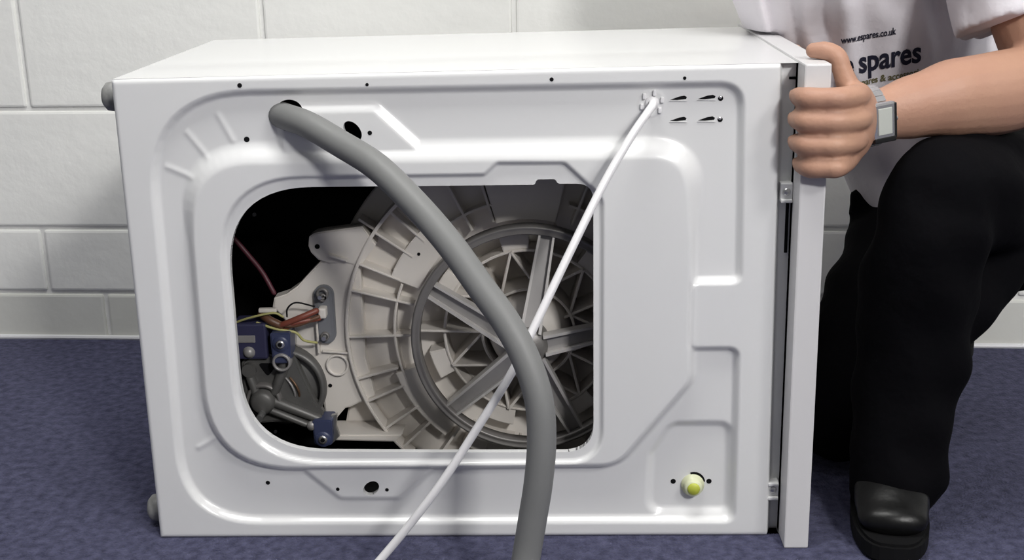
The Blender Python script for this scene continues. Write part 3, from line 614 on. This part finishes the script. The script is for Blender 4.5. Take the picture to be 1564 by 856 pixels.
shirt = obj('shirt', (co.tolist(), F), M['shirt'], PE, smooth=True)
col_ = obj('collar', xf(fix(lathe([(0.066, -0.006), (0.064, 0.030), (0.074, 0.034), (0.086, 0.004)], 36, 'z', (0.0, 0.0, 0.0))), Matrix.Translation((0.910, 0.208, 0.898)) @ Matrix.Rotation(math.radians(42), 4, 'X')), M['shirt'], shirt, smooth=True)
bvh = BVHTree.FromPolygons([Vector(p) for p in co.tolist()], F)
def printed(name, text, x, z_, size, tilt, m, bold=0.0, squeeze=1.0):
    cu = bpy.data.curves.new('tmp_text', 'FONT'); cu.body = text; cu.size = size; cu.offset = bold; cu.resolution_u = 3; cu.align_x = 'LEFT'
    o = bpy.data.objects.new('tmp_text', cu); COL.objects.link(o)
    dg = bpy.context.evaluated_depsgraph_get(); me = bpy.data.meshes.new_from_object(o.evaluated_get(dg))
    bpy.data.objects.remove(o); bm = bmesh.new(); bm.from_mesh(me)
    bmesh.ops.triangulate(bm, faces=bm.faces[:])
    for it in range(3):
        ed = [e for e in bm.edges if e.calc_length() > 0.005]
        if not ed: break
        bmesh.ops.subdivide_edges(bm, edges=ed, cuts=1); bmesh.ops.triangulate(bm, faces=bm.faces[:])
    ca, sa = math.cos(tilt), math.sin(tilt)
    for v in bm.verts:
        px, pz = x + v.co.x * squeeze * ca - v.co.y * sa, z_ + v.co.x * squeeze * sa + v.co.y * ca
        hit = bvh.ray_cast(Vector((px, -0.2, pz)), Vector((0, 1, 0)))
        v.co = Vector((px, (hit[0].y if hit[0] else 0.32) - 0.0012, pz))
    obj(name, from_bm(bm), M[m], shirt)
printed('print_web_line', 'www.espares.co.uk', 0.916, 0.5990, 0.0140, 0.17, 'ink', 0.0003, 0.66)
printed('print_name', 'spares', 0.9455, 0.5570, 0.0450, 0.17, 'ink', 0.0012, 0.74)
printed('print_initial', 'e', 0.9235, 0.5530, 0.0450, 0.17, 'ink', 0.0009, 0.74)
printed('print_tag_line', 'spares & accessories', 0.948, 0.5375, 0.0140, 0.17, 'ink_olive', 0.0003, 0.80)
# trousers
legs = [limb([(1.190, 0.440, 0.340), (1.225, 0.330, 0.385), (1.130, 0.185, 0.410), (1.035, 0.075, 0.433), (0.992, 0.022, 0.447)], [0.108, 0.098, 0.085, 0.079, 0.068], 6, 26),
        limb([(0.989, 0.024, 0.444), (0.978, 0.018, 0.390), (0.975, 0.045, 0.300), (0.978, 0.055, 0.230), (0.970, 0.052, 0.150), (0.966, 0.045, 0.060)], [0.066, 0.068, 0.073, 0.072, 0.064, 0.062], 6, 26, (0, 1, 0)),
        limb([(1.010, 0.080, 0.270), (1.018, 0.078, 0.225), (1.005, 0.072, 0.190)], [0.030, 0.034, 0.026], 4, 16, (0, 1, 0)),
        limb([(1.010, 0.085, 0.240), (1.050, 0.105, 0.285), (1.110, 0.145, 0.345)], [0.046, 0.050, 0.052], 5, 18),
        limb([(1.145, 0.470, 0.325), (1.080, 0.405, 0.275), (1.010, 0.320, 0.190), (0.945, 0.245, 0.095)], [0.108, 0.104, 0.098, 0.083], 6, 24),
        limb([(0.935, 0.235, 0.078), (0.985, 0.300, 0.075), (1.025, 0.350, 0.072), (1.060, 0.390, 0.066)], [0.076, 0.070, 0.064, 0.052], 6, 24, (0, 0, 1)),
        limb([(1.010, 0.430, 0.310), (0.993, 0.425, 0.335), (0.985, 0.425, 0.350)], [0.030, 0.022, 0.015], 4, 14),
        limb([(1.130, 0.470, 0.360), (1.190, 0.465, 0.305), (1.240, 0.440, 0.305)], [(0.110, 0.12), (0.105, 0.12), (0.10, 0.11)], 5, 26, (0, 1, 0))]
co, F = remesh(legs, 0.0065, 4, 0.5)
x, y, z_ = co.T
wr = 0.0035 * np.sin(z_ * 60 + x * 40 + y * 25) * np.sin(x * 33 - z_ * 18)
co = co + np.stack([wr, -wr, wr * 0], -1)
obj('trousers', (co.tolist(), F), M['trousers'], PE, smooth=True)
# shoes: toes towards the viewer for the forward foot
def shoe(cx, toe, heel, turn, extra=None):
    L = heel - toe; mid = (toe + heel) / 2
    R_ = Matrix.Translation((cx, heel, 0)) @ Matrix.Rotation(turn, 4, 'Z') @ Matrix.Translation((-cx, -heel, 0))
    if extra is not None: R_ = extra
    out = []
    for k in range(40):
        t = 2 * PI * k / 40; yy = -math.cos(t); w = 0.0475 + 0.0085 * max(0, -yy) ** 1.0 * (1 - max(0, -yy - 0.55) * 0.6)
        sx = math.copysign(abs(math.sin(t)) ** 0.62, math.sin(t)); out.append((cx + w * sx, mid + yy * L / 2))
    bm = bmesh.new(); f = bm.faces.new([bm.verts.new((a, b, 0.0005)) for a, b in out]); r = bmesh.ops.extrude_face_region(bm, geom=[f])
    for e in r['geom']:
        if isinstance(e, bmesh.types.BMVert): e.co.z = 0.027
    bmesh.ops.recalc_face_normals(bm, faces=bm.faces[:])
    bmesh.ops.bevel(bm, geom=[e for e in bm.edges if abs(e.verts[0].co.z - e.verts[1].co.z) < 1e-6], offset=0.004, segments=2, affect='EDGES')
    upv = [limb([(cx, toe + 0.042, 0.040), (cx, toe + 0.085, 0.050), (cx, toe + 0.14, 0.066), (cx, toe + 0.19, 0.075), (cx, heel - 0.042, 0.070)],
                [(0.020, 0.043), (0.030, 0.047), (0.040, 0.045), (0.050, 0.040), (0.050, 0.036)], 5, 24, (0, 0, 1)),
           limb([(cx, toe + 0.19, 0.07), (cx, toe + 0.205, 0.125)], [(0.044, 0.040), (0.046, 0.042)], 4, 20, (0, 1, 0))]
    c, F = remesh(upv, 0.0045, 3)
    c[:, 2] = np.maximum(c[:, 2], 0.022)
    sh = obj('shoe', xf((c.tolist(), F), R_), M['leather'], PE, smooth=True)
    obj('sole', xf(from_bm(bm), R_), M['sole'], sh)
    for k in range(3):
        yy = toe + 0.125 + k * 0.022; zt = 0.107 + k * 0.009
        obj('lace', xf(tube(crom([(cx - 0.022, yy, zt - 0.009), (cx, yy - 0.004, zt), (cx + 0.022, yy, zt - 0.009)], 4), 0.0024, 8), R_), M['sole'], sh, smooth=True)
shoe(0.988, -0.085, 0.200, math.radians(-11))
dv = Vector((0.62, 0.785, 0)).normalized()                # trailing foot: instep on the carpet, sole turned up
tr = Matrix(((dv.y, -dv.x, 0, 1.098), (-dv.x, -dv.y, 0, 0.400), (0, 0, -1, 0.108), (0, 0, 0, 1))) @ Matrix.Translation((0, -0.0, 0))
shoe(0.0, -0.130, 0.120, 0.0, tr)

# ------------------------------------------------------------------ wristwatch on the gripping arm
W0 = Vector((0.8970, 0.0290, 0.5380)); wd = Vector((0.040, 0.016, 0.004)).normalized()
wu = (Vector((0, 0, 1)) - wd * wd.z).normalized(); wn = wd.cross(wu).normalized()      # wn points away from the viewer or to it
if wn.y > 0: wn = -wn
WA = thing('wristwatch', 'silver wristwatch with pale rectangular dial worn on the hand gripping the worktop', 'watch', W0)
ra, rb = 0.0350, 0.0285
def frame(c, t, n):                                   # x along forearm, y along the band, z outwards
    return Matrix(((wd.x, t.x, n.x, c.x), (wd.y, t.y, n.y, c.y), (wd.z, t.z, n.z, c.z), (0, 0, 0, 1)))
lb = box(-0.0095, 0.0095, -0.0036, 0.0036, -0.0016, 0.0016, 0.0008)
for k in range(26):
    th = 2 * PI * k / 26
    if math.cos(th) > 0.80: continue                  # the case sits here
    p = W0 + wn * (rb * math.cos(th)) + wu * (ra * math.sin(th))
    n_ = (wn * (math.cos(th) / rb) + wu * (math.sin(th) / ra)).normalized(); t_ = n_.cross(wd).normalized()
    obj('bracelet_link', xf(lb, frame(p, t_, n_)), M['bright'], WA)
pc = W0 + wn * (rb + 0.002); fr = frame(pc, wu, wn)
cs = obj('case', xf(box(-0.0150, 0.0150, -0.0235, 0.0215, -0.0045, 0.0045, 0.003), fr), M['bright'], WA)
obj('case_rim', xf(joinvf([box(0.0135, 0.0162, -0.022, 0.0195, -0.003, 0.0050, 0.001), box(-0.0145, 0.0150, -0.0260, -0.0195, -0.004, 0.0052, 0.0015)]), fr), M['watch_black'], cs)
dl = obj('dial', xf(box(-0.0095, 0.0095, -0.0165, 0.0150, 0.0040, 0.0054, 0.0008), fr), M['dial'], cs)
obj('crown', xf(tube([(0.015, 0.0, 0.0), (0.019, 0.0, 0.0)], 0.0028, 12), fr), M['steel'], cs)
